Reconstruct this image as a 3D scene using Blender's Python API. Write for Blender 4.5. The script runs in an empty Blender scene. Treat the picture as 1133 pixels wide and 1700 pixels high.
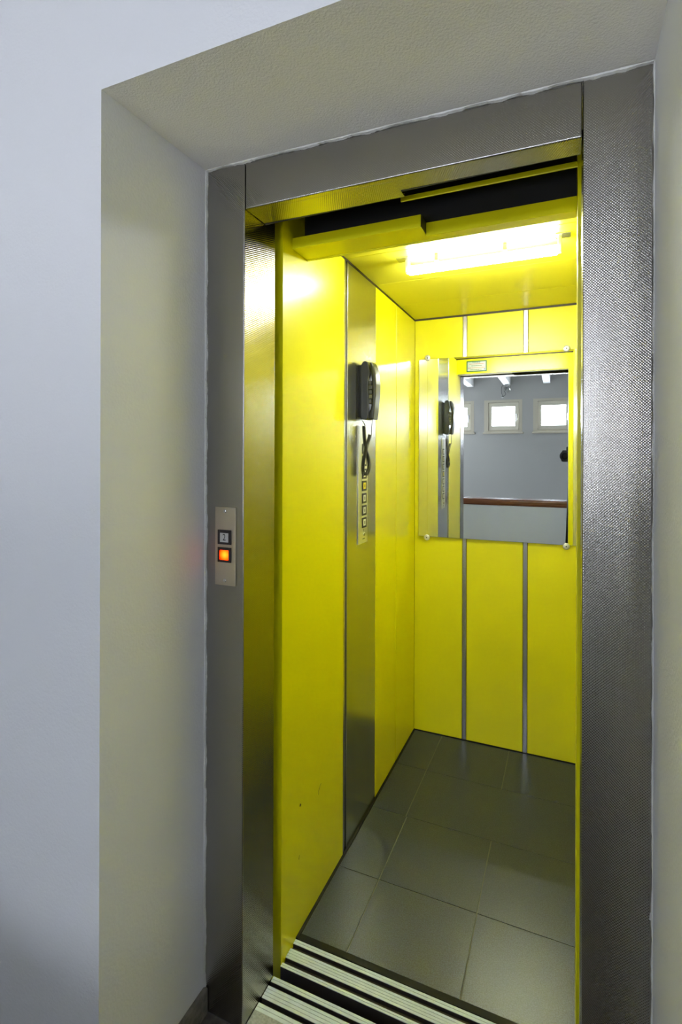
import bpy, bmesh, math, random
from mathutils import Vector, Matrix
random.seed(7)
C = bpy.context.scene.collection
sc = bpy.context.scene

# ------------------------------------------------------------------ camera
EYE = 1.42
YAW = 0.411093
cd = bpy.data.cameras.new('view_camera')
cam = bpy.data.objects.new('view_camera', cd); C.objects.link(cam)
cd.sensor_fit = 'HORIZONTAL'; cd.sensor_width = 24.0
cd.lens = 24.0 * 865.32 / 1133.0
cd.shift_y = -(850 - 756.22) / 1133.0
cd.clip_start = 0.02
cam.location = (0, 0, EYE)
cam.rotation_mode = 'QUATERNION'
cam.rotation_quaternion = (Matrix.Rotation(YAW, 3, 'Z') @ Matrix.Rotation(math.pi/2, 3, 'X') @ Matrix.Rotation(0.00268, 3, 'Z')).to_quaternion()
sc.camera = cam

# ------------------------------------------------------------------ world, exposure, light strengths
w = bpy.data.worlds.new('world'); sc.world = w; w.use_nodes = True
bg = w.node_tree.nodes['Background']
bg.inputs[0].default_value = (0.55, 0.65, 0.85, 1); bg.inputs[1].default_value = 0.4
sc.view_settings.view_transform = 'Standard'; sc.view_settings.look = 'None'
sc.view_settings.gamma = 1.0; sc.view_settings.use_curve_mapping = False
sc.view_settings.exposure = 0.20
sc.cycles.sample_clamp_indirect = 0.0      # lets the lamp's light off the mirror through at full strength
sc.cycles.blur_glossy = 0.0
TUBE = 84.0          # fluorescent tube in the lift car
PANE = 33.0          # small high windows across the stairwell
SIDE = 6.0          # added unseen side window, fill for the niche and landing wall
LOW = 7.0            # added unseen window below the landing rail, brightens the soffit
DAY = (0.80, 0.87, 1.0)

# ------------------------------------------------------------------ materials
def mat(name, col, rough=0.5, metal=0.0, spec=0.5):
    m = bpy.data.materials.new(name); m.use_nodes = True
    b = m.node_tree.nodes['Principled BSDF']
    b.inputs['Base Color'].default_value = (*col, 1)
    b.inputs['Roughness'].default_value = rough
    b.inputs['Metallic'].default_value = metal
    b.inputs['Specular IOR Level'].default_value = spec
    return m
def nodes(m):
    nt = m.node_tree
    return nt, nt.nodes['Principled BSDF']
def noise_bump(m, scale, dist, strength=0.5, detail=3, dims=None):
    nt, b = nodes(m)
    tc = nt.nodes.new('ShaderNodeTexCoord')
    n = nt.nodes.new('ShaderNodeTexNoise'); n.inputs['Scale'].default_value = scale; n.inputs['Detail'].default_value = detail
    if dims:
        mp = nt.nodes.new('ShaderNodeMapping'); mp.inputs['Scale'].default_value = dims
        nt.links.new(tc.outputs['Object'], mp.inputs[0]); nt.links.new(mp.outputs[0], n.inputs['Vector'])
    else:
        nt.links.new(tc.outputs['Object'], n.inputs['Vector'])
    bp = nt.nodes.new('ShaderNodeBump'); bp.inputs['Strength'].default_value = strength; bp.inputs['Distance'].default_value = dist
    nt.links.new(n.outputs['Fac'], bp.inputs['Height']); nt.links.new(bp.outputs[0], b.inputs['Normal'])
    return m
def noise_color(m, scale, c1, c2, lo=0.35, hi=0.65, detail=4, dims=None):
    nt, b = nodes(m)
    tc = nt.nodes.new('ShaderNodeTexCoord')
    n = nt.nodes.new('ShaderNodeTexNoise'); n.inputs['Scale'].default_value = scale; n.inputs['Detail'].default_value = detail
    src = tc.outputs['Object']
    if dims:
        mp = nt.nodes.new('ShaderNodeMapping'); mp.inputs['Scale'].default_value = dims
        nt.links.new(src, mp.inputs[0]); src = mp.outputs[0]
    nt.links.new(src, n.inputs['Vector'])
    r = nt.nodes.new('ShaderNodeValToRGB')
    r.color_ramp.elements[0].position = lo; r.color_ramp.elements[0].color = (*c1, 1)
    r.color_ramp.elements[1].position = hi; r.color_ramp.elements[1].color = (*c2, 1)
    nt.links.new(n.outputs['Fac'], r.inputs[0]); nt.links.new(r.outputs[0], b.inputs['Base Color'])
    return m
def emit(name, col, strength):
    m = bpy.data.materials.new(name); m.use_nodes = True
    nt = m.node_tree; nt.nodes.clear()
    o = nt.nodes.new('ShaderNodeOutputMaterial'); e = nt.nodes.new('ShaderNodeEmission')
    e.inputs[0].default_value = (*col, 1); e.inputs[1].default_value = strength
    nt.links.new(e.outputs[0], o.inputs[0])
    return m

M = {}
M['plaster'] = noise_bump(mat('plaster', (0.74, 0.745, 0.765), 0.75, 0, 0.3), 170, 0.002, 0.35)
M['soffit'] = noise_bump(mat('stippled_plaster', (0.86, 0.845, 0.80), 0.8, 0, 0.2), 230, 0.003, 0.6, 4)
M['white_paint'] = mat('white_paint', (0.66, 0.66, 0.65), 0.6)
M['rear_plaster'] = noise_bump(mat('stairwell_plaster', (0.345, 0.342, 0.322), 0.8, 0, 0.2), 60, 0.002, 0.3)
M['caulk'] = noise_bump(mat('caulk', (0.72, 0.72, 0.70), 0.8), 120, 0.004, 0.8)
M['stone'] = noise_color(mat('landing_stone', (0.4, 0.42, 0.45), 0.4), 140, (0.30, 0.33, 0.36), (0.46, 0.49, 0.53))
M['landing_tile'] = noise_color(mat('landing_tile', (0.1, 0.09, 0.08), 0.35), 50, (0.075, 0.068, 0.058), (0.14, 0.125, 0.105))
M['skirting'] = noise_color(mat('skirting_stone', (0.2, 0.19, 0.16), 0.5), 60, (0.13, 0.12, 0.10), (0.24, 0.22, 0.18))
M['yellow'] = noise_bump(mat('yellow_laminate', (0.76, 0.712, 0.004), 0.30, 0, 0.45), 420, 0.0004, 0.10, 2)
M['ceiling_yellow'] = mat('yellow_ceiling_laminate', (0.80, 0.745, 0.05), 0.36, 0, 0.12)
M['black'] = mat('black_plastic', (0.010, 0.010, 0.010), 0.5, 0, 0.2)
M['void'] = mat('dark_paint', (0.010, 0.010, 0.013), 0.5)
M['shaft'] = mat('shaft_concrete', (0.03, 0.03, 0.03), 0.9)
M['trim'] = mat('dark_trim', (0.035, 0.025, 0.008), 0.5)
M['steel'] = noise_bump(mat('satin_steel', (0.58, 0.58, 0.56), 0.23, 1.0), 6, 0.002, 0.10, 2, (30, 30, 0.4))
M['aluminium'] = mat('aluminium', (0.62, 0.62, 0.61), 0.25, 1.0)
M['rib'] = noise_color(mat('ribbed_aluminium', (0.8, 0.82, 0.83), 0.40, 0.0, 0.3), 40, (0.66, 0.75, 0.87), (0.72, 0.81, 0.93))
M['groove'] = mat('sill_groove', (0.045, 0.036, 0.03), 0.6)
M['chrome'] = mat('chrome', (0.8, 0.8, 0.8), 0.12, 1.0)
M['screw_metal'] = mat('screw_metal', (0.62, 0.62, 0.60), 0.35, 0.5)
M['mirror'] = mat('mirror_silver', (0.86, 0.89, 0.87), 0.0, 1.0)
M['mirror_edge'] = mat('mirror_edge', (0.10, 0.13, 0.09), 0.3)
M['phone'] = mat('phone_plastic', (0.026, 0.027, 0.021), 0.28)
M['phone_key'] = mat('phone_key', (0.13, 0.135, 0.12), 0.35)
M['cord'] = mat('cord_rubber', (0.012, 0.012, 0.012), 0.4)
M['plate'] = noise_bump(mat('brushed_plate', (0.56, 0.51, 0.42), 0.38, 1.0), 8, 0.001, 0.2, 2, (2, 2, 60))
M['panel_plate'] = mat('panel_plate', (0.78, 0.78, 0.70), 0.32, 0.9)
M['white_key'] = mat('white_key', (0.75, 0.76, 0.72), 0.35)
M['digit_face'] = mat('digit_face', (0.50, 0.50, 0.49), 0.4)
M['ink'] = mat('ink', (0.03, 0.03, 0.03), 0.6)
M['yellow_key'] = mat('yellow_key', (0.80, 0.65, 0.02), 0.35)
M['dark_bezel'] = mat('dark_bezel', (0.018, 0.014, 0.013), 0.4)
M['green'] = mat('green_border', (0.015, 0.10, 0.035), 0.5)
M['paper'] = mat('paper', (0.42, 0.47, 0.45), 0.5)
M['pink_ink'] = mat('pink_ink', (0.40, 0.13, 0.12), 0.6)
M['grey_ink'] = mat('grey_ink', (0.10, 0.12, 0.11), 0.6)
M['blue_ink'] = mat('blue_ink', (0.12, 0.15, 0.45), 0.6)
M['wood'] = noise_color(mat('varnished_wood', (0.17, 0.06, 0.02), 0.22), 7, (0.17, 0.055, 0.017), (0.30, 0.11, 0.04), 0.3, 0.7, 5, (1, 12, 12))
M['parapet'] = noise_bump(mat('parapet_paint', (0.84, 0.88, 0.90), 0.7), 80, 0.002, 0.25)
M['window_paint'] = mat('window_paint', (0.52, 0.49, 0.39), 0.5)
M['window_reveal'] = mat('window_reveal', (0.42, 0.385, 0.30), 0.6)
M['scuff'] = mat('scuff', (0.02, 0.02, 0.015), 0.7)
M['camera_body'] = mat('camera_body', (0.012, 0.012, 0.012), 0.5)
M['glass'] = mat('lens_glass', (0.005, 0.005, 0.008), 0.03)
M['side_fill'] = emit('added_side_glow', DAY, SIDE)  # glow of the added side window
M['low_fill'] = emit('added_low_glow', (0.92, 0.95, 1.0), LOW)  # glow of the added low window
M['tube'] = emit('fluorescent_light', (0.93, 0.97, 1.06), TUBE)

# textured steel: a diamond grain pressed into the sheet
def grain():
    m = mat('grained_steel', (0.37, 0.355, 0.33), 0.25, 1.0)
    nt, b = nodes(m)
    tc = nt.nodes.new('ShaderNodeTexCoord'); sp = nt.nodes.new('ShaderNodeSeparateXYZ')
    nt.links.new(tc.outputs['Object'], sp.inputs[0])
    def op(k, a, c=None):
        n = nt.nodes.new('ShaderNodeMath'); n.operation = k
        for i, v in enumerate((a, c)):
            if v is None: continue
            if isinstance(v, (int, float)): n.inputs[i].default_value = v
            else: nt.links.new(v, n.inputs[i])
        return n.outputs[0]
    # a face lies across X, Y or Z: the two running coordinates give the lattice
    u = op('ADD', sp.outputs['X'], sp.outputs['Y']); v = op('ADD', sp.outputs['Z'], op('MULTIPLY', sp.outputs['Y'], 0.5))
    k = 2*math.pi/0.0052
    a = op('SINE', op('MULTIPLY', u, k)); c = op('SINE', op('MULTIPLY', v, k))
    h = op('MULTIPLY', a, c)
    n2 = nt.nodes.new('ShaderNodeTexNoise'); n2.inputs['Scale'].default_value = 3.0
    nt.links.new(tc.outputs['Object'], n2.inputs['Vector'])
    bp = nt.nodes.new('ShaderNodeBump'); bp.inputs['Strength'].default_value = 0.55; bp.inputs['Distance'].default_value = 0.00026
    nt.links.new(h, bp.inputs['Height']); nt.links.new(bp.outputs[0], b.inputs['Normal'])
    mr = nt.nodes.new('ShaderNodeMapRange'); mr.inputs['To Min'].default_value = 0.17; mr.inputs['To Max'].default_value = 0.24
    nt.links.new(n2.outputs['Fac'], mr.inputs[0]); nt.links.new(mr.outputs[0], b.inputs['Roughness'])
    return m
M['grain'] = grain()
def tile_mat():
    m = noise_color(mat('granite_tile', (0.05, 0.052, 0.045), 0.29, 0, 0.8), 330, (0.007, 0.011, 0.025), (0.044, 0.060, 0.125), 0.36, 0.72, 3)
    noise_bump(m, 260, 0.0006, 0.25, 3)
    return m
M['tile'] = tile_mat()
M['grout'] = mat('grout', (0.16, 0.155, 0.13), 0.8)
def pane_mat():
    m = emit('daylight_pane', DAY, PANE)
    nt = m.node_tree; e = [n for n in nt.nodes if n.type == 'EMISSION'][0]
    tc = nt.nodes.new('ShaderNodeTexCoord'); n = nt.nodes.new('ShaderNodeTexNoise'); n.inputs['Scale'].default_value = 25
    nt.links.new(tc.outputs['Object'], n.inputs['Vector'])
    mr = nt.nodes.new('ShaderNodeMapRange'); mr.inputs['To Min'].default_value = PANE*0.7; mr.inputs['To Max'].default_value = PANE*1.3
    nt.links.new(n.outputs['Fac'], mr.inputs[0]); nt.links.new(mr.outputs[0], e.inputs[1])
    return m
M['pane'] = pane_mat()
def lens_mat():
    m = emit('lit_button', (1, 0.3, 0.02), 4)
    nt = m.node_tree; e = [n for n in nt.nodes if n.type == 'EMISSION'][0]
    tc = nt.nodes.new('ShaderNodeTexCoord')
    g = nt.nodes.new('ShaderNodeVectorMath'); g.operation = 'DISTANCE'; g.inputs[1].default_value = (0.62, 0.3, 0.55)
    nt.links.new(tc.outputs['Generated'], g.inputs[0])
    r = nt.nodes.new('ShaderNodeValToRGB'); el = r.color_ramp.elements
    el[0].position = 0.10; el[0].color = (1, 0.30, 0.10, 1)
    el[1].position = 0.72; el[1].color = (0.30, 0.006, 0.0, 1)
    x = el.new(0.28); x.color = (1, 0.085, 0.004, 1)
    x = el.new(0.50); x.color = (0.8, 0.035, 0.001, 1)
    nt.links.new(g.outputs['Value'], r.inputs[0]); nt.links.new(r.outputs[0], e.inputs[0])
    e.inputs[1].default_value = 8.0
    return m
M['lit_lens'] = lens_mat()

# ------------------------------------------------------------------ builders
class MB:
    """collects shapes given in world metres and links them as one mesh object"""
    def __init__(s): s.bm = bmesh.new()
    def box(s, x0, x1, y0, y1, z0, z1, bev=0.0, mi=0, seg=2):
        r = bmesh.ops.create_cube(s.bm, size=1.0)
        vs = r['verts']
        for v in vs:
            v.co = Vector(((x0+x1)/2 + v.co.x*(x1-x0), (y0+y1)/2 + v.co.y*(y1-y0), (z0+z1)/2 + v.co.z*(z1-z0)))
        fs = set(f for v in vs for f in v.link_faces)
        for f in fs: f.material_index = mi
        if bev > 0:
            es = list(set(e for v in vs for e in v.link_edges))
            bmesh.ops.bevel(s.bm, geom=es, offset=bev, segments=seg, profile=0.5, affect='EDGES')
        return s
    def hexa(s, pts, mi=0):
        v = [s.bm.verts.new(p) for p in pts]
        for q in ((3,2,1,0),(4,5,6,7),(0,1,5,4),(1,2,6,5),(2,3,7,6),(3,0,4,7)):
            f = s.bm.faces.new([v[i] for i in q]); f.material_index = mi
        return s
    def cyl(s, p0, p1, r0, r1=None, n=24, mi=0, cap=True, smooth=True):
        p0 = Vector(p0); p1 = Vector(p1); r1 = r0 if r1 is None else r1
        d = (p1-p0).normalized(); u = d.orthogonal().normalized(); t = d.cross(u)
        a = []; b = []
        for i in range(n):
            k = 2*math.pi*i/n; o = u*math.cos(k)+t*math.sin(k)
            a.append(s.bm.verts.new(p0+o*r0)); b.append(s.bm.verts.new(p1+o*r1))
        for i in range(n):
            j = (i+1) % n
            f = s.bm.faces.new((a[i], a[j], b[j], b[i])); f.material_index = mi; f.smooth = smooth
        if cap:
            f = s.bm.faces.new(a[::-1]); f.material_index = mi
            f = s.bm.faces.new(b); f.material_index = mi
        return s
    def lathe(s, origin, axis, prof, n=28, mi=0):
        o = Vector(origin); d = Vector(axis).normalized(); u = d.orthogonal().normalized(); t = d.cross(u)
        rings = []
        for (h, r) in prof:
            rings.append([s.bm.verts.new(o+d*h+(u*math.cos(2*math.pi*i/n)+t*math.sin(2*math.pi*i/n))*r) for i in range(n)])
        for a, b in zip(rings, rings[1:]):
            for i in range(n):
                j = (i+1) % n
                f = s.bm.faces.new((a[i], a[j], b[j], b[i])); f.material_index = mi; f.smooth = True
        f = s.bm.faces.new(rings[0][::-1]); f.material_index = mi
        f = s.bm.faces.new(rings[-1]); f.material_index = mi
        return s
    def tube(s, pts, r, n=6, mi=0):
        pts = [Vector(p) for p in pts]; rings = []; u = None
        for i, p in enumerate(pts):
            d = (pts[min(i+1, len(pts)-1)]-pts[max(i-1, 0)]).normalized()
            u = d.orthogonal().normalized() if u is None else (u-d*u.dot(d)).normalized()
            t = d.cross(u)
            rings.append([s.bm.verts.new(p+(u*math.cos(2*math.pi*k/n)+t*math.sin(2*math.pi*k/n))*r) for k in range(n)])
        for a, b in zip(rings, rings[1:]):
            for i in range(n):
                j = (i+1) % n
                f = s.bm.faces.new((a[i], a[j], b[j], b[i])); f.material_index = mi; f.smooth = True
        s.bm.faces.new(rings[0][::-1]); s.bm.faces.new(rings[-1])
        return s
    def prism_y(s, prof, y0, y1, bev=0.0, seg=2, mi=0, front=False):
        """outline in (x, z), drawn out along y"""
        a = [s.bm.verts.new((x, y0, z)) for x, z in prof]; b = [s.bm.verts.new((x, y1, z)) for x, z in prof]
        n = len(prof); fs = [s.bm.faces.new(a), s.bm.faces.new(b[::-1])]
        for i in range(n):
            j = (i+1) % n; fs.append(s.bm.faces.new((a[j], a[i], b[i], b[j])))
        bmesh.ops.recalc_face_normals(s.bm, faces=fs)
        for f in fs: f.material_index = mi
        if bev:
            es = [e for e in set(e for v in a for e in v.link_edges if e.other_vert(v) in a)] + [] if front else [e for e in set(e for v in a for e in v.link_edges if e.other_vert(v) in a)] + [e for e in set(e for v in b for e in v.link_edges if e.other_vert(v) in b)]
            bmesh.ops.bevel(s.bm, geom=es, offset=bev, segments=seg, profile=0.5, affect='EDGES')
        return s
    def rot(s, mtx, pivot):
        bmesh.ops.rotate(s.bm, verts=s.bm.verts, cent=pivot, matrix=mtx); return s
    def build(s, name, mats, parent=None, kind=None, label=None):
        bmesh.ops.recalc_face_normals(s.bm, faces=s.bm.faces)
        org = Vector((0, 0, 0))
        if parent is not None:
            p = parent
            while p is not None: org += Vector(p.location); p = p.parent
        bmesh.ops.translate(s.bm, verts=s.bm.verts, vec=-org)
        me = bpy.data.meshes.new(name); s.bm.to_mesh(me); s.bm.free()
        for m in (mats if isinstance(mats, (list, tuple)) else [mats]): me.materials.append(M[m])
        o = bpy.data.objects.new(name, me); C.objects.link(o)
        if parent is not None: o.parent = parent
        if kind: o['kind'] = kind
        if label: o['label'] = label
        return o
def box(*a, **k): return MB().box(*a, **k)
def thing(name, loc, label, cat, group=None):
    o = bpy.data.objects.new(name, None); C.objects.link(o); o.location = loc; o.empty_display_size = 0.1
    o['label'] = label; o['category'] = cat
    if group: o['group'] = group
    return o
def text_mesh(name, s, size, mtx, matname, parent, sx=1.0, depth=0.0003):
    cu = bpy.data.curves.new('lettering', 'FONT'); cu.body = s; cu.size = size; cu.extrude = depth
    cu.align_x = 'CENTER'; cu.align_y = 'CENTER'
    t = bpy.data.objects.new('lettering', cu); C.objects.link(t)
    bpy.context.view_layer.update()
    me = bpy.data.meshes.new_from_object(t.evaluated_get(bpy.context.evaluated_depsgraph_get()))
    bpy.data.objects.remove(t); bpy.data.curves.remove(cu)
    org = Vector((0, 0, 0)); p = parent
    while p is not None: org += Vector(p.location); p = p.parent
    me.transform(Matrix.Translation(-org) @ mtx @ Matrix.Diagonal((sx, 1, 1, 1)))
    me.materials.clear(); me.materials.append(M[matname])
    o = bpy.data.objects.new(name, me); C.objects.link(o); o.parent = parent
    return o
def struct(mb, name, mats): return mb.build(name, mats, None, 'structure')

# ================================================================== SETTING
XW0, XW1 = -2.5, 2.2            # landing side walls
YF, YD, YB = 0.755, 1.084, -4.731   # landing wall face, door frame face, far stairwell wall
NX0, NX1 = -0.849, 0.141         # niche reveals
PX0, PX1 = -0.733, 0.0235        # clear opening between the posts
ZT = 3.2
# landing wall with the niche (left, right, and the beam over the niche with its soffit)
wf = MB()
wf.box(XW0, NX0, YF, 1.25, 0, ZT)
wf.box(NX1, XW1, YF, 1.25, 0, ZT)
struct(wf, 'wall_front', 'plaster')
sf = MB()
sf.hexa([(NX0, YF, 2.143), (NX1, YF, 2.137), (NX1, 1.25, 2.1295), (NX0, 1.25, 2.147),
         (NX0, YF, ZT), (NX1, YF, ZT), (NX1, 1.25, ZT), (NX0, 1.25, ZT)])
for f in sf.bm.faces:
    pass
o = struct(sf, 'wall_over_niche', ['plaster', 'soffit'])
for p in o.data.polygons:
    if p.normal.z < -0.9: p.material_index = 1
# ragged filler where plaster meets the steel surround
def ragged(name, pts, nrm, wmin, wmax, n):
    mb = MB(); bm = mb.bm
    a = Vector(pts[0]); b = Vector(pts[1]); nrm = Vector(nrm); y = Vector((0, -0.006, 0)); prev = None
    for i in range(n+1):
        p = a.lerp(b, i/n); wd = wmin+(wmax-wmin)*(0.45*random.random()+0.55*(0.5+0.5*math.sin(i*0.37+2*math.sin(i*0.11))))
        q = [bm.verts.new(p), bm.verts.new(p+nrm*wd), bm.verts.new(p+nrm*wd*0.7+y), bm.verts.new(p+y)]
        if prev:
            for k in range(4): bm.faces.new((prev[k], prev[(k+1) % 4], q[(k+1) % 4], q[k]))
        else: bm.faces.new(q)
        prev = q
    bm.faces.new(prev[::-1])
    return struct(mb, name, 'caulk')
ragged('trim_1', ((NX0, YD, 2.147), (NX1, YD, 2.1298)), (0, 0, -1), 0.001, 0.0065, 150)
ragged('trim_2', ((NX0, YD, 0.05), (NX0, YD, 2.146)), (1, 0, 0), 0.0008, 0.0055, 240)
ragged('trim_3', ((NX1, YD, 0.0), (NX1, YD, 2.129)), (-1, 0, 0), 0.0006, 0.003, 240)

struct(MB().box(XW0, XW1, -1.14, YF, -0.15, 0).box(NX0, NX1, YF, 1.04, -0.15, 0).box(NX0, PX0, 1.04, 1.084, -0.15, 0).box(PX1, NX1, 1.04, 1.084, -0.15, 0), 'floor', 'landing_tile')
struct(box(PX0, PX1, 1.04, 1.137, -0.15, 0.0004), 'trim_0', 'stone')
struct(box(XW0, XW1, YB-0.3, -1.14, -1.75, -1.6), 'floor_stairwell', 'stone')
struct(box(XW0, XW1, YB-0.3, 1.25, ZT, ZT+0.1), 'ceiling', 'white_paint')
struct(box(XW1, XW1+0.1, YB-0.3, 1.25, -1.75, ZT), 'wall_right', 'plaster')
SW = (-4.3, -2.9, 1.15, 2.45)  # opening for the added side window
wl = MB()
wl.box(XW0-0.1, XW0, YB-0.3, SW[0], -1.75, ZT).box(XW0-0.1, XW0, SW[1], 1.25, -1.75, ZT)
wl.box(XW0-0.1, XW0, SW[0], SW[1], -1.75, SW[2]).box(XW0-0.1, XW0, SW[0], SW[1], SW[3], ZT)
struct(wl, 'wall_left', 'plaster')
wn = struct(MB().box(XW0-0.08, XW0+0.01, SW[0], SW[0]+0.06, SW[2], SW[3]).box(XW0-0.08, XW0+0.01, SW[1]-0.06, SW[1], SW[2], SW[3])
       .box(XW0-0.08, XW0+0.01, SW[0]+0.06, SW[1]-0.06, SW[2], SW[2]+0.06).box(XW0-0.08, XW0+0.01, SW[0]+0.06, SW[1]-0.06, SW[3]-0.06, SW[3]), 'window_6', 'window_paint')
box(XW0-0.055, XW0-0.05, SW[0]+0.06, SW[1]-0.06, SW[2]+0.06, SW[3]-0.06).build('pane', 'side_fill', wn)  # added glowing sheet, throws light on the right reveal and landing wall

# far wall across the stairwell, with its row of small high windows
WX = [-1.335+0.858*i for i in (-1, 0, 1, 2, 3)]
WW, WZ0, WZ1 = 0.672, 1.855, 2.45
xs = sorted([XW0, XW1] + [x for a in WX for x in (a, a+WW)])
wr = MB()
LW = (-2.1, 0.9, -1.1, 0.45)  # opening for the added low window
wr.box(XW0, XW1, YB-0.3, YB, -1.75, LW[2]).box(XW0, XW1, YB-0.3, YB, LW[3], WZ0).box(XW0, LW[0], YB-0.3, YB, LW[2], LW[3]).box(LW[1], XW1, YB-0.3, YB, LW[2], LW[3]).box(XW0, XW1, YB-0.3, YB, WZ1, ZT)
for i in range(0, len(xs), 2): wr.box(xs[i], xs[i+1], YB-0.3, YB, WZ0, WZ1)
struct(wr, 'wall_back', 'rear_plaster')
for i, x in enumerate(WX):
    a, b = x, x+WW; t = 0.022
    mb = MB()       # painted lining nearly flush with the plaster
    mb.box(a, a+0.075, YB-0.16, YB+0.004, WZ0, WZ1).box(b-0.06, b, YB-0.16, YB+0.004, WZ0, WZ1)
    mb.box(a+0.075, b-0.06, YB-0.16, YB+0.004, WZ1-0.045, WZ1).box(a+0.075, b-0.06, YB-0.16, YB+0.004, WZ0, WZ0+0.035)
    wn = struct(mb, 'window_%d' % (i+1), 'window_reveal')
    cs = MB(); c0, c1, z0, z1 = a+0.078, b-0.063, WZ0+0.038, WZ1-0.048
    cs.box(c0, c0+0.060, YB-0.07, YB-0.02, z0, z1, 0.004).box(c1-0.066, c1, YB-0.07, YB-0.02, z0, z1, 0.004)
    cs.box(c0+0.058, c1-0.064, YB-0.07, YB-0.02, z1-0.078, z1, 0.004).box(c0+0.058, c1-0.064, YB-0.07, YB-0.02, z0, z0+0.078, 0.004)
    cs.build('casement', 'window_paint', wn)
    box(c0+0.055, c1-0.060, YB-0.055, YB-0.048, z0+0.072, z1-0.072).build('pane', 'pane', wn)
    h = MB().box(c1-0.042, c1-0.022, YB-0.021, YB-0.012, 2.12, 2.19, 0.003).cyl((c1-0.032, YB-0.02, 2.165), (c1-0.032, YB+0.02, 2.165), 0.007, n=12).box(c1-0.041, c1-0.023, YB+0.015, YB+0.027, 2.055, 2.175, 0.004)
    h.build('handle', 'aluminium', wn)
    box(a-0.02, b+0.02, YB-0.1, YB+0.035, WZ0-0.03, WZ0+0.002, 0.006).build('window_sill', 'window_reveal', wn)
lwm = MB().box(LW[0], LW[0]+0.06, YB-0.1, YB-0.03, LW[2], LW[3]).box(LW[1]-0.06, LW[1], YB-0.1, YB-0.03, LW[2], LW[3])
lwm.box(LW[0]+0.06, LW[1]-0.06, YB-0.1, YB-0.03, LW[2], LW[2]+0.06).box(LW[0]+0.06, LW[1]-0.06, YB-0.1, YB-0.03, LW[3]-0.06, LW[3])
for x in (-1.1, -0.1): lwm.box(x-0.03, x+0.03, YB-0.1, YB-0.03, LW[2]+0.06, LW[3]-0.06)
wn = struct(lwm, 'window_7', 'window_paint')
box(LW[0]+0.05, LW[1]-0.05, YB-0.07, YB-0.063, LW[2]+0.05, LW[3]-0.05).build('pane', 'low_fill', wn)  # added glowing sheet, out of view, lights the soffit from below
# ceiling beams running to the far wall
for i, x in enumerate((-2.25, -1.585, -0.925, -0.25, 0.42)):
    struct(box(x-0.058, x+0.058, YB, YF, 2.715, ZT, 0.006), 'trim_%d' % (i+4), 'white_paint')
# parapet along the stairwell
struct(box(XW0, XW1, -1.13, -0.92, 0, 0.855), 'wall_parapet', 'parapet')
hr = box(XW0+0.002, XW1-0.002, -1.165, -0.90, 0.856, 0.928, 0.022, seg=4).build('handrail', 'wood')
hr['label'] = 'dark brown varnished handrail along the top of the parapet wall, seen in the mirror'; hr['category'] = 'handrail'
for p in hr.data.polygons: p.use_smooth = False
# skirtings
struct(MB().box(NX0, NX0+0.012, YF, YD-0.002, 0, 0.066, 0.003), 'baseboard_niche', 'skirting')
struct(MB().box(XW0, NX0, YF-0.012, YF, 0, 0.066, 0.003), 'baseboard_front', 'skirting')
struct(MB().box(NX1-0.012, NX1, YF, YD-0.002, 0, 0.066, 0.003), 'baseboard_right', 'skirting')
# dark lift shaft behind the landing wall
sh = MB()
sh.box(-1.35, -1.25, 1.25, 3.0, -0.6, 3.3).box(0.55, 0.65, 1.25, 3.0, -0.6, 3.3).box(-1.35, 0.65, 3.0, 3.1, -0.6, 3.3)
sh.box(-1.35, 0.65, 1.25, 3.1, 3.3, 3.4).box(-1.35, 0.65, 1.0, 3.1, -0.7, -0.6)
sh.box(-1.35, 0.65, 1.251, 1.256, 2.16, 3.3).box(-1.35, -0.86, 1.251, 1.256, -0.6, 2.16).box(0.15, 0.65, 1.251, 1.256, -0.6, 2.16)
sh.box(-0.85, 0.142, 1.0, 1.137, -0.6, -0.151)
struct(sh, 'wall_shaft', 'shaft')

# ================================================================== STEEL DOOR SURROUND
fr = thing('door_frame', (PX0, YD, 0), 'grained grey steel door surround filling the plastered niche around the lift doorway', 'door frame')
YP = 1.232
def post(x0, x1, inner):
    mb = MB().box(x0, x1, YD, YP, 0.0, 2.143, 0.003, seg=3)
    return mb.build('post', 'grain', fr)
post(NX0+0.0005, PX0-0.0012, 1); post(PX1+0.0012, NX1-0.0005, 0)
ZL = 2.024
lt = MB()
lt.prism_y([(PX0+0.0012, ZL+0.004), (PX1-0.0012, ZL-0.001), (PX1-0.0012, 2.128), (PX0+0.0012, 2.142)], YD, 1.145, 0.003, 3, 0, True)
lt.prism_y([(PX0+0.0013, ZL+0.0039), (-0.352, ZL+0.0013), (-0.352, 2.133), (PX0+0.0013, 2.142)], 1.10, 1.175)
lt.build('lintel', 'grain', fr)
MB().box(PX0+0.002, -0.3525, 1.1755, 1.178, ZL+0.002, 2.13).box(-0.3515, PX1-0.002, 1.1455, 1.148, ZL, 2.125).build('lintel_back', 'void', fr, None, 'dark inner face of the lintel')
box(1.0775-0.0035-0.936-0.0016, 1.0775-0.0035-0.936+0.0016, YD-0.0008, YD, 0.585, 0.598).rot(Matrix.Rotation(0.12, 3, 'Y'), (0.139, YD, 0.59)).build('paint_mark', 'white_paint', fr)

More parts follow.
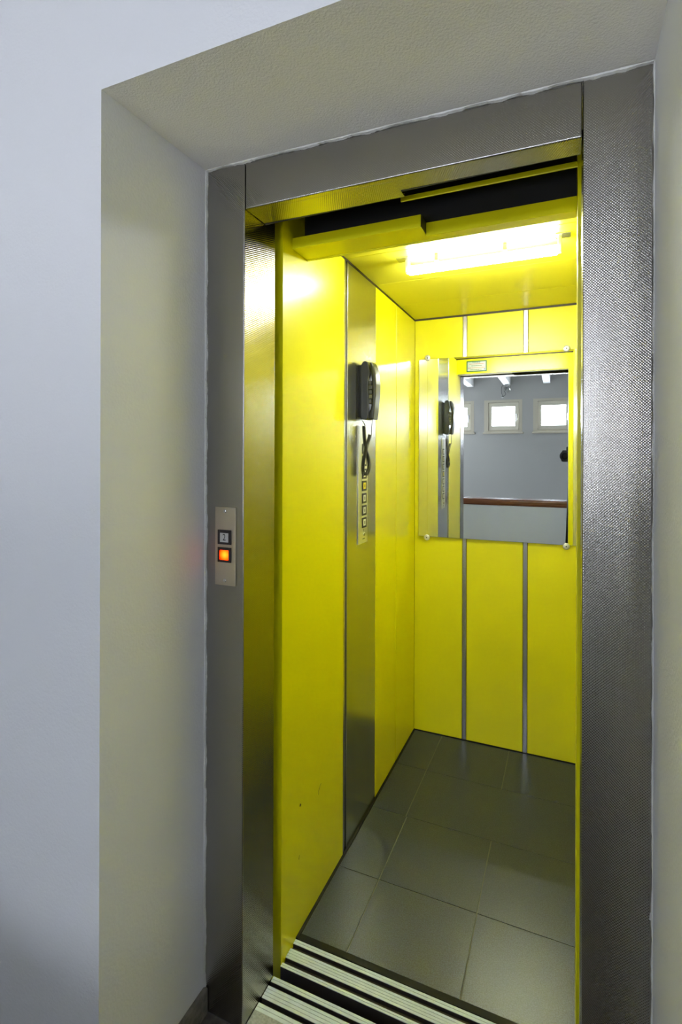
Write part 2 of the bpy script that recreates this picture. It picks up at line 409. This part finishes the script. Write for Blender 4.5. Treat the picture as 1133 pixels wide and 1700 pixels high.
# landing threshold
ls = thing('door_sill', (PX0, 1.1377, -0.02), 'ribbed aluminium landing threshold between the steel posts, in front of the gap', 'threshold')
box(PX0, PX1, 1.1375, 1.2311, -0.05, -0.012).build('tray', 'groove', ls)
def rib(y0, y1, n, parent, x0, x1):
    mb = MB(); g = 0.0011; wd = (y1-y0-(n-1)*g)/n
    mb.box(x0, x1, y0, y1, -0.012, -0.0018, mi=1)
    for i in range(n):
        a = y0+i*(wd+g); mb.box(x0, x1, a, a+wd, -0.0018, 0.0, 0.0003, 0, 1)
    return mb.build('rib', ['rib', 'groove'], parent)
rib(1.1377, 1.1571, 2, ls, PX0, PX1); rib(1.1706, 1.2044, 4, ls, PX0, PX1); rib(1.2159, 1.2311, 2, ls, PX0, PX1)

# ================================================================== LIFT CAR
XL, XR = -0.7308, 0.047
YC0, YC1 = 1.42, 2.6345
ZC = 2.126
car = thing('elevator_car', ((XL+XR)/2, 2.0, 0), 'bright yellow panelled lift car standing open behind the steel door surround', 'elevator')
def part(mb, name, mats, label=None, parent=None): return mb.build(name, mats, parent or car, None, label)
# floor: tiles on grout, black edge strips
fl = MB(); g = 0.0014
fl.box(XL, XR, 1.352, YC1, -0.06, -0.0015, mi=1)
rows = [(1.372, 1.652, (-0.5777, -0.2555)), (1.652, 1.985, (-0.5777, -0.2563)), (1.985, 2.311, (-0.583,)), (2.311, YC1-0.004, (-0.583, -0.257))]
for (y0, y1, js) in rows:
    e = [XL+0.008] + list(js) + [XR]
    for a, b in zip(e, e[1:]): fl.box(a+g, b-g, y0+g, y1-g, -0.0016, 0.0004, 0.0005, 0, 1)
part(fl, 'floor', ['tile', 'grout'])
ed = MB()
ed.box(XL, XL+0.008, 1.352, YC1, -0.001, 0.0035).box(XL+0.008, XR, YC1-0.004, YC1, -0.001, 0.004).box(XL, XR, 1.3525, 1.372, -0.001, 0.0015)
part(ed, 'floor_trim', 'black', 'black edging strip around the tiled floor')
# car threshold
sl = part(box(XL+0.0005, PX1, 1.2625, 1.352, -0.07, -0.011), 'sill', 'groove', 'ribbed aluminium threshold of the car')
rib(1.2625, 1.2745, 2, sl, XL+0.0005, PX1); rib(1.291, 1.3209, 4, sl, XL+0.0005, PX1); rib(1.3365, 1.3517, 2, sl, XL+0.0005, PX1)
# left wall
ZW0, ZW1 = 0.0035, 2.1175
TH = 0.018
def lpanel(y0, y1, m='yellow', name='wall_panel', label=None, z0=ZW0, z1=ZW1):
    return part(MB().box(XL-TH, XL, y0, y1, z0, z1, 0.0015), name, m, label)
jl = part(MB().box(XL-0.05, XL, 1.268, 1.405, -0.055, 2.25), 'door_jamb', 'yellow')
part(box(XL-TH, XL, 1.405, 1.7005, ZW0, ZW1), 'wall_panel', 'yellow')
tr = MB()
tr.box(XL-0.02, XL+0.0005, 1.7008, 1.7125, ZW0, ZW1, 0.0006, 0, 1).box(XL-0.02, XL-0.006, 1.7125, 1.729, ZW0, ZW1, 0).box(XL-0.02, XL+0.0015, 1.729, 1.7335, ZW0, ZW1, 0.0008, 0, 2)
part(tr, 'joint_strip', 'aluminium')
lpanel(1.734, 2.036, 'steel', 'operating_column', 'satin steel column carrying the telephone and buttons')
lpanel(2.0385, 2.3155); 
part(box(XL-0.02, XL-0.004, 2.3155, 2.3195, ZW0, ZW1), 'joint_strip', 'trim', 'thin dark joint')
lpanel(2.3195, YC1)
for (yy, zz, ry, rz) in ((1.379, 0.3758, 0.0042, 0.0048),):
    part(MB().cyl((XL-0.001, yy, zz), (XL+0.0004, yy, zz), ry, n=14), 'hole', 'scuff')
def mark(y, z, pts):
    part(MB().tube([(XL+0.0002, y+a, z+b) for a, b in pts], 0.0006, 4), 'scuff_mark', 'scuff')
mark(1.50, 0.335, [(0, 0), (0.006, 0.012), (0.014, 0.021), (0.022, 0.024)])
mark(1.37, 0.22, [(0, 0), (0.004, 0.01)])
# back wall
def bpanel(x0, x1, name='wall_panel', m='yellow'):
    return part(MB().box(x0, x1, YC1, YC1+TH, ZW0, ZW1, 0.0015), name, m)
bpanel(XL+0.0005, -0.4855); bpanel(-0.4625, -0.198); bpanel(-0.175, XR)
for a, b in ((-0.4855, -0.4625), (-0.198, -0.175)):
    s = MB().box(a, b, YC1+0.006, YC1+0.012, ZW0, ZW1, mi=1).box(a+0.0022, b-0.0022, YC1-0.0008, YC1+0.0065, ZW0, ZW1, 0.001)
    part(s, 'joint_strip', ['aluminium', 'trim'])
# right wall
for y0, y1 in ((1.4055, 1.72), (1.723, 2.036), (2.039, 2.3155), (2.3195, YC1)):
    part(MB().box(XR, XR+TH, y0, y1, ZW0, ZW1, 0.0015), 'wall_panel', 'yellow')
# front return with the doorway, header with stepped track channel
XJ = 0.0185
part(MB().box(XJ, XR-0.0002, YC0-0.014, YC0, ZW0, ZW1, 0.0012), 'front_panel', 'yellow')
part(MB().box(XJ, XJ+0.05, 1.268, 1.405, -0.055, 2.25, 0.0015), 'door_jamb', 'yellow')
ZH = 2.010
part(MB().box(XL+0.0002, XJ-0.0002, YC0-0.010, YC0, ZH+0.002, ZW1, 0.0012), 'transom', 'yellow')
hd = MB()
hd.box(XL+0.0002, -0.352, 1.3205, YC0-0.0105, ZH+0.004, 2.046, 0.0008, 0, 1)
hd.box(-0.3518, XJ-0.0002, 1.374, YC0-0.0105, ZH, 2.046, 0.0008, 0, 1)
part(hd, 'door_header', 'yellow')
part(MB().box(-0.3518, -0.3508, 1.3208, 1.3735, ZH+0.0045, 2.0455), 'channel_end', 'void', 'black inner end of the header channel')
part(MB().box(XL+0.0002, XJ-0.0002, 1.398, 1.4045, 2.047, 2.35), 'track_cover', 'void', 'black cover of the door track above the header')
part(MB().box(-0.39, XJ-0.0002, 1.267, 1.272, 2.062, 2.074, 0.001), 'track_rail', 'yellow')
part(MB().box(XL-0.02, XJ+0.02, 1.262, 1.4045, 2.252, 2.258), 'track_cover', 'void')
# ceiling planks and the dark trim joint round the top
for y0, y1 in ((YC0+0.0005, 1.7215), (1.7235, 2.036), (2.0375, 2.359), (2.3605, YC1-0.001)):
    part(MB().box(XL, XR, y0, y1, ZC, ZC+0.02, 0.0008, 0, 1), 'ceiling_panel', 'ceiling_yellow')
cj = MB().box(XL-0.004, XL-0.0035+0.004, YC0, YC1, ZW1, ZC+0.001).box(XL, XR, YC1-0.001, YC1+0.004, ZW1, ZC+0.001).box(XL, XR, YC0-0.004, YC0+0.0012, ZW1, ZC+0.001)
part(cj, 'ceiling_trim', 'trim')
# outer shell keeps shaft light out
osh = MB().box(XL-0.06, XR+0.06, YC0-0.01, YC1+0.06, ZC+0.03, ZC+0.05).box(XL-0.06, XL-0.02, 1.41, YC1+0.06, -0.06, ZC+0.03).box(XR+0.02, XR+0.06, 1.41, YC1+0.06, -0.06, ZC+0.03).box(XL-0.02, XR+0.02, YC1+0.02, YC1+0.06, -0.06, ZC+0.03).box(XL-0.06, XR+0.06, 1.352, YC1+0.06, -0.1, -0.061)
part(osh, 'outer_shell', 'shaft')

# ================================================================== THINGS IN THE CAR
# mirror, hung a touch out of square
MC = Vector((-0.335, YC1-0.0125, 1.462))
TILT = Matrix.Rotation(0.0068, 3, 'Z')
mi = thing('wall_mirror', (MC.x, MC.y, 1.0075), 'large frameless mirror on the yellow rear wall held by four chrome screws', 'mirror')
g = MB().box(-0.705, 0.035, MC.y, MC.y+0.005, 1.0075, 1.913, 0.0012, 0, 2)
g.rot(TILT, MC)
go = g.build('glass', ['mirror', 'mirror_edge'], mi)
for p in go.data.polygons:
    if p.normal.y > -0.99: p.material_index = 1
for sx, sz in ((-0.659, 1.919), (-0.661, 1.0025), (-0.0075, 1.917), (-0.0065, 1.003)):
    yy = MC.y + (sx-MC.x)*0.0068
    s = MB()
    s.cyl((sx, YC1-0.0005, sz), (sx, yy-0.0005, sz), 0.008, n=20)
    s.lathe((sx, yy-0.0005, sz), (0, -1, 0), [(0, 0.015), (0.003, 0.015), (0.0055, 0.013), (0.0065, 0.0105), (0.0066, 0.003)], 28)
    so = s.build('screw', 'screw_metal', mi)
    MB().cyl((sx, yy-0.0070, sz), (sx, yy-0.0074, sz), 0.0034, n=6).build('socket', 'ink', so)

# ceiling tube light
TY, TZ = 1.82, ZC-0.040
cl = thing('ceiling_light', (-0.28, TY, ZC), 'glowing white fluorescent tube fitted across the yellow ceiling', 'ceiling light')
for x0, x1 in ((-0.566, -0.522), (-0.038, 0.007)):
    MB().box(x0, x1, TY-0.034, TY+0.006, ZC-0.0035, ZC, 0.001).build('mounting_bracket', 'aluminium', cl)
MB().lathe((-0.527, TY, TZ), (1, 0, 0), [(0, 0.013), (0.003, 0.016), (0.495-0.003, 0.016), (0.495, 0.013)], 28).build('tube', 'tube', cl)
for x in (-0.5385, -0.032):
    MB().box(x, x+0.012, TY-0.012, TY+0.012, TZ-0.010, ZC-0.003, 0.002).build('lamp_holder', 'white_key', cl)
for x in (-0.43, -0.20):
    MB().box(x, x+0.012, TY-0.020, TY+0.010, TZ+0.0165, ZC-0.0005, 0.001).build('clip', 'aluminium', cl)

# wall telephone
PY0 = 1.842; PYW = 0.058
ph = thing('wall_telephone', (XL, PY0+PYW/2, 1.556), 'black wall telephone with coiled cord on the steel column', 'telephone')
base = [(XL+0.008, 1.558), (-0.701, 1.556), (-0.694, 1.562), (-0.6905, 1.60), (-0.691, 1.65), (-0.6935, 1.685), (-0.689, 1.712), (-0.6855, 1.73), (-0.690, 1.755), (-0.6965, 1.7745), (-0.705, 1.779), (-0.714, 1.776), (XL+0.010, 1.766), (XL+0.008, 1.75)]
MB().box(XL, XL+0.009, PY0+0.006, PY0+PYW-0.006, 1.565, 1.765, 0.002).build('wall_bracket', 'void', ph)
MB().prism_y(base, PY0, PY0+PYW, 0.003, 3).build('base', 'phone', ph)
hs = [(-0.6905, 1.558), (-0.6725, 1.557), (-0.667, 1.60), (-0.6630, 1.645), (-0.6615, 1.69), (-0.6640, 1.725), (-0.671, 1.757), (-0.679, 1.772), (-0.6865, 1.773), (-0.6845, 1.745), (-0.6805, 1.722), (-0.6775, 1.70), (-0.676, 1.66), (-0.678, 1.62), (-0.683, 1.595), (-0.6895, 1.58)]
MB().prism_y(hs, PY0+0.001, PY0+PYW-0.001, 0.005, 3).build('handset', 'phone', ph)
for r in range(5):
    for c in range(3):
        z = 1.618+r*0.0175; y = PY0+0.006+c*0.017
        MB().box(-0.693, -0.6785 if r in (1, 2, 3) else -0.6815, y, y+0.012, z, z+0.0145, 0.001).build('key', 'phone_key', ph)
# cord: two straight tails and a hanging coil folded back on itself
def spline(p, n):
    out = []; P = [Vector(q) for q in p]; P = [P[0]*2-P[1]] + P + [P[-1]*2-P[-2]]
    for i in range(1, len(P)-2):
        for k in range(n):
            t = k/n; a, b, c, d = P[i-1:i+3]
            out.append(0.5*((2*b)+(c-a)*t+(2*a-5*b+4*c-d)*t*t+(3*b-a-3*c+d)*t**3))
    out.append(P[-2]); return out
path = spline([(-0.7153, 1.860, 1.5314), (-0.7145, 1.861, 1.5044), (-0.7126, 1.863, 1.4692), (-0.7084, 1.866, 1.4367), (-0.7005, 1.869, 1.4097), (-0.6965, 1.868, 1.3801), (-0.6995, 1.862, 1.3575), (-0.7072, 1.855, 1.347),
               (-0.7145, 1.849, 1.3583), (-0.7140, 1.848, 1.3854), (-0.7095, 1.849, 1.4151), (-0.704, 1.851, 1.4421), (-0.6982, 1.855, 1.469), (-0.6895, 1.858, 1.4985)], 30)
L = [0.0]
for a, b in zip(path, path[1:]): L.append(L[-1]+(b-a).length)
pitch = 0.0043; helix = []; u = None; j = 0; NS = int(L[-1]/pitch*12)
for i in range(NS+1):
    s = L[-1]*i/NS
    while j < len(L)-2 and L[j+1] < s: j += 1
    t = (s-L[j])/max(L[j+1]-L[j], 1e-9); p = path[j].lerp(path[j+1], t); d = (path[j+1]-path[j]).normalized()
    u = d.orthogonal().normalized() if u is None else (u-d*u.dot(d)).normalized()
    v = d.cross(u); k = 2*math.pi*s/pitch
    helix.append(p+(u*math.cos(k)+v*math.sin(k))*0.0066)
tail1 = spline([(-0.7195, 1.8395, 1.584), (-0.7210, 1.838, 1.572), (-0.7185, 1.845, 1.556), (-0.7105, 1.858, 1.5353), tuple(helix[0])], 8)
tail2 = spline([tuple(helix[-1]), (-0.6838, 1.858, 1.4997), (-0.6837, 1.858, 1.5172), (-0.6822, 1.862, 1.5575)], 8)
MB().tube(tail1[:-1]+helix+tail2[1:], 0.0015, 5).build('cord', 'cord', ph)

# button panel below the telephone
cp = thing('control_panel', (XL+0.0006, 1.884, 1.08), 'narrow steel strip of lift buttons below the black telephone', 'control panel')
MB().box(XL+0.0006, XL+0.0035, 1.834, 1.934, 1.081, 1.535, 0.0008, 0, 2).build('plate', 'panel_plate', cp)
FX = XL+0.0035
for i, z in enumerate((1.160, 1.2075, 1.2545, 1.3025, 1.3495, 1.3985, 1.446)):
    bz = MB(); y0, y1, z0, z1 = 1.872, 1.9165, z-0.0195, z+0.0195
    bz.box(FX, FX+0.002, y0, y0+0.009, z0, z1).box(FX, FX+0.002, y1-0.009, y1, z0, z1).box(FX, FX+0.002, y0+0.009, y1-0.009, z0, z0+0.007).box(FX, FX+0.002, y0+0.009, y1-0.009, z1-0.007, z1)
    b = bz.build('bezel', 'dark_bezel', cp)
    k = MB().box(FX, FX+0.0028, y0+0.0092, y1-0.0092, z0+0.0072, z1-0.0072, 0.001).build('button', 'yellow_key' if i == 3 else 'white_key', b)
    if i == 3: k['label'] = 'yellow button'
    MB().box(FX+0.0028, FX+0.0031, 1.8915, 1.897, z-0.006, z+0.006).build('marking', 'grey_ink', b)
kl = MB().lathe((FX, 1.8915, 1.115), (1, 0, 0), [(0, 0.0075), (0.003, 0.0075), (0.004, 0.006)], 24).build('key_switch', 'chrome', cp)
MB().box(FX+0.0039, FX+0.0046, 1.8905, 1.8925, 1.110, 1.120).build('keyway', 'ink', kl)
MB().box(FX, FX+0.0003, 1.888, 1.892, 1.126, 1.136).build('marking', 'ink', cp)
MB().box(FX, FX+0.0003, 1.880, 1.902, 1.096, 1.0995).build('marking', 'grey_ink', cp)

# notice inside the car above the doorway
nt_ = thing('notice', (-0.59, YC0, 2.065-0.04), 'small white notice with green border above the doorway inside the lift, seen in the mirror', 'sign')
nx0, nx1, nz0, nz1 = -0.660, -0.516, 2.024, 2.104
MB().box(nx0, nx1, YC0, YC0+0.0012, nz0, nz1).build('border', 'green', nt_)
MB().box(nx0+0.008, nx1-0.008, YC0+0.0012, YC0+0.0016, nz0+0.008, nz1-0.008).build('sheet', 'paper', nt_)
for z, a, b, m in ((2.092, 0.3, 0.7, 'grey_ink'), (2.081, 0.15, 0.85, 'pink_ink'), (2.068, 0.25, 0.75, 'grey_ink'), (2.053, 0.08, 0.92, 'pink_ink'), (2.040, 0.2, 0.75, 'grey_ink')):
    W = nx1-nx0; mb = MB(); x = nx0+a*W
    while x < nx0+b*W:
        l = random.uniform(0.005, 0.012); mb.box(x, min(x+l, nx0+b*W), YC0+0.0016, YC0+0.0018, z-0.0024, z+0.0024); x += l+0.0025
    mb.build('text_line', m, nt_)
MB().box(nx1-0.020, nx1-0.011, YC0+0.0016, YC0+0.0018, 2.036, 2.046).build('emblem', 'blue_ink', nt_)

# ================================================================== CALL PANEL ON THE LEFT POST
ca = thing('call_panel', (-0.7868, YD, 1.094), 'tall steel call plate with floor number and glowing red button on the left post', 'call panel')
MB().box(-0.8173, -0.7557, YD-0.004, YD, 1.094, 1.2895, 0.0008, 0, 2).build('plate', 'plate', ca)
FY = YD-0.004
for z in (1.2797, 1.1062):
    s = MB().lathe((-0.7877, FY, z), (0, -1, 0), [(0, 0.0048), (0.001, 0.0046), (0.0019, 0.0032), (0.002, 0.001)], 20).build('screw', 'chrome', ca)
    MB().box(-0.7881, -0.7873, FY-0.0023, FY-0.0018, z-0.003, z+0.003).build('slot', 'ink', s)
def bezel(z0, z1, iz0, iz1, x0=-0.8075, x1=-0.7677, ix0=-0.8008, ix1=-0.7750):
    mb = MB(); y0, y1 = FY-0.0035, FY
    mb.box(x0, ix0, y0, y1, z0, z1, 0.0006, 0, 1).box(ix1, x1, y0, y1, z0, z1, 0.0006, 0, 1).box(ix0, ix1, y0, y1, z0, iz0, 0.0006, 0, 1).box(ix0, ix1, y0, y1, iz1, z1, 0.0006, 0, 1)
    return mb
fi = bezel(1.1968, 1.2330, 1.2025, 1.2255).build('floor_indicator', 'dark_bezel', ca)
MB().box(-0.8008, -0.7750, FY-0.0025, FY-0.0005, 1.2025, 1.2255).build('face', 'digit_face', fi)
text_mesh('digit', '2', 0.0235, Matrix.Translation((-0.7878, FY-0.0027, 1.2139)) @ Matrix.Rotation(math.pi/2, 4, 'X'), 'ink', fi, 0.80)
cb = bezel(1.1522, 1.1893, 1.1582, 1.1825).build('call_button', 'dark_bezel', ca)
MB().box(-0.8008, -0.7750, FY-0.0045, FY-0.0005, 1.1582, 1.1825, 0.0012).build('lens', 'lit_lens', cb, None, 'glowing red lens')

# ================================================================== ON THE LANDING (seen in the mirror)
dv = Vector((-math.sin(YAW), math.cos(YAW), 0)); rv = Vector((math.cos(YAW), math.sin(YAW), 0)); up = Vector((0, 0, 1))
L0 = Vector((0, 0, EYE)) - dv*0.022
ck = thing('camera', tuple(L0 - dv*0.14 - up*0.06), 'black camera on a tripod half hidden by the door edge in the mirror', 'camera')
MB().lathe(tuple(L0), tuple(-dv), [(0, 0.034), (0.0, 0.049), (0.03, 0.049), (0.031, 0.041), (0.075, 0.037), (0.09, 0.034), (0.1, 0.034)], 32).build('lens', 'camera_body', ck)
MB().lathe(tuple(L0+dv*0.001), tuple(dv), [(0, 0.030), (0.004, 0.022), (0.006, 0.008)], 28).build('front_glass', 'glass', ck)
def obox(c, a, b, h, bev):      # box in the camera's own axes: half sizes along right, view, up
    mb = MB().box(-a, a, -b, b, -h, h, bev, 0, 3)
    for v in mb.bm.verts: v.co = Vector(c) + rv*v.co.x + dv*v.co.y + up*v.co.z
    return mb
bc = L0 - dv*0.135
obox(bc, 0.075, 0.036, 0.056, 0.012).build('body', 'camera_body', ck)
obox(bc+up*0.068+dv*0.008, 0.030, 0.034, 0.022, 0.010).build('viewfinder', 'camera_body', ck)
obox(bc-rv*0.055+dv*0.036-up*0.006, 0.018, 0.016, 0.046, 0.009).build('grip', 'camera_body', ck)
AP = bc - up*0.058
tp = thing('tripod', (AP.x, AP.y, 0), 'black tripod carrying the camera on the landing, mostly hidden in the mirror', 'tripod')
MB().cyl(tuple(AP-up*0.014), tuple(AP-up*0.0005), 0.028).build('head_plate', 'camera_body', tp)
MB().lathe(tuple(AP-up*0.014), (0, 0, -1), [(0, 0.016), (0.02, 0.022), (0.045, 0.022), (0.06, 0.014), (0.075, 0.014)], 24).build('ball_head', 'camera_body', tp)
MB().cyl(tuple(AP-up*0.55), tuple(AP-up*0.088), 0.013, n=16).build('centre_column', 'camera_body', tp)
hub = AP-up*0.19
MB().cyl(tuple(hub-up*0.03), tuple(hub+up*0.03), 0.026).build('hub', 'camera_body', tp)
for k in range(3):
    an = math.radians(120*k); r = Vector((math.cos(an), math.sin(an), 0))
    foot = Vector((AP.x, AP.y, 0.012)) + r*0.11
    lg = MB().cyl(tuple(hub+r*0.024), tuple(hub.lerp(foot, 0.5)+r*0.012), 0.013, n=14).cyl(tuple(hub.lerp(foot, 0.5)+r*0.012), tuple(foot), 0.0105, n=14).build('leg', 'camera_body', tp)
    MB().cyl((foot.x, foot.y, 0.0), (foot.x, foot.y, 0.02), 0.014, n=14).build('rubber_foot', 'black', lg)

# spotlight under the middle beam with its hanging pull cord
sp = thing('spotlight', (-0.925, -4.60, 2.715), 'grey metal spotlight with a hanging cord under a ceiling beam, seen in the mirror', 'lamp')
MB().box(-0.955, -0.895, -4.64, -4.56, 2.703, 2.7148, 0.003).build('mounting_plate', 'aluminium', sp)
MB().cyl((-0.925, -4.60, 2.703), (-0.915, -4.60, 2.665), 0.010, n=14).build('bracket', 'aluminium', sp)
MB().lathe((-0.945, -4.64, 2.665), (0.45, 0.6, -0.66), [(0, 0.022), (0.012, 0.034), (0.07, 0.040), (0.10, 0.048), (0.102, 0.040)], 24).build('lamp_head', 'phone_key', sp)
MB().lathe((-0.875, -4.62, 2.68), (-0.2, 0.5, -0.84), [(0, 0.016), (0.01, 0.024), (0.05, 0.028), (0.07, 0.032), (0.071, 0.026)], 24).build('lamp_head', 'chrome', sp)
MB().tube(spline([(-0.945, -4.60, 2.70), (-1.005, -4.60, 2.68), (-1.012, -4.60, 2.58), (-0.99, -4.60, 2.50)], 8), 0.004, 6).build('cord', 'cord', sp)
MB().tube(spline([(-0.99, -4.60, 2.50), (-0.955, -4.60, 2.515), (-0.94, -4.60, 2.545), (-0.965, -4.60, 2.60)], 8), 0.004, 6).build('cord', 'cord', sp)
MB().lathe((-0.99, -4.60, 2.515), (0, 0, -1), [(0, 0.012), (0.005, 0.018), (0.03, 0.018), (0.035, 0.012)], 18).build('weight', 'phone_key', sp)
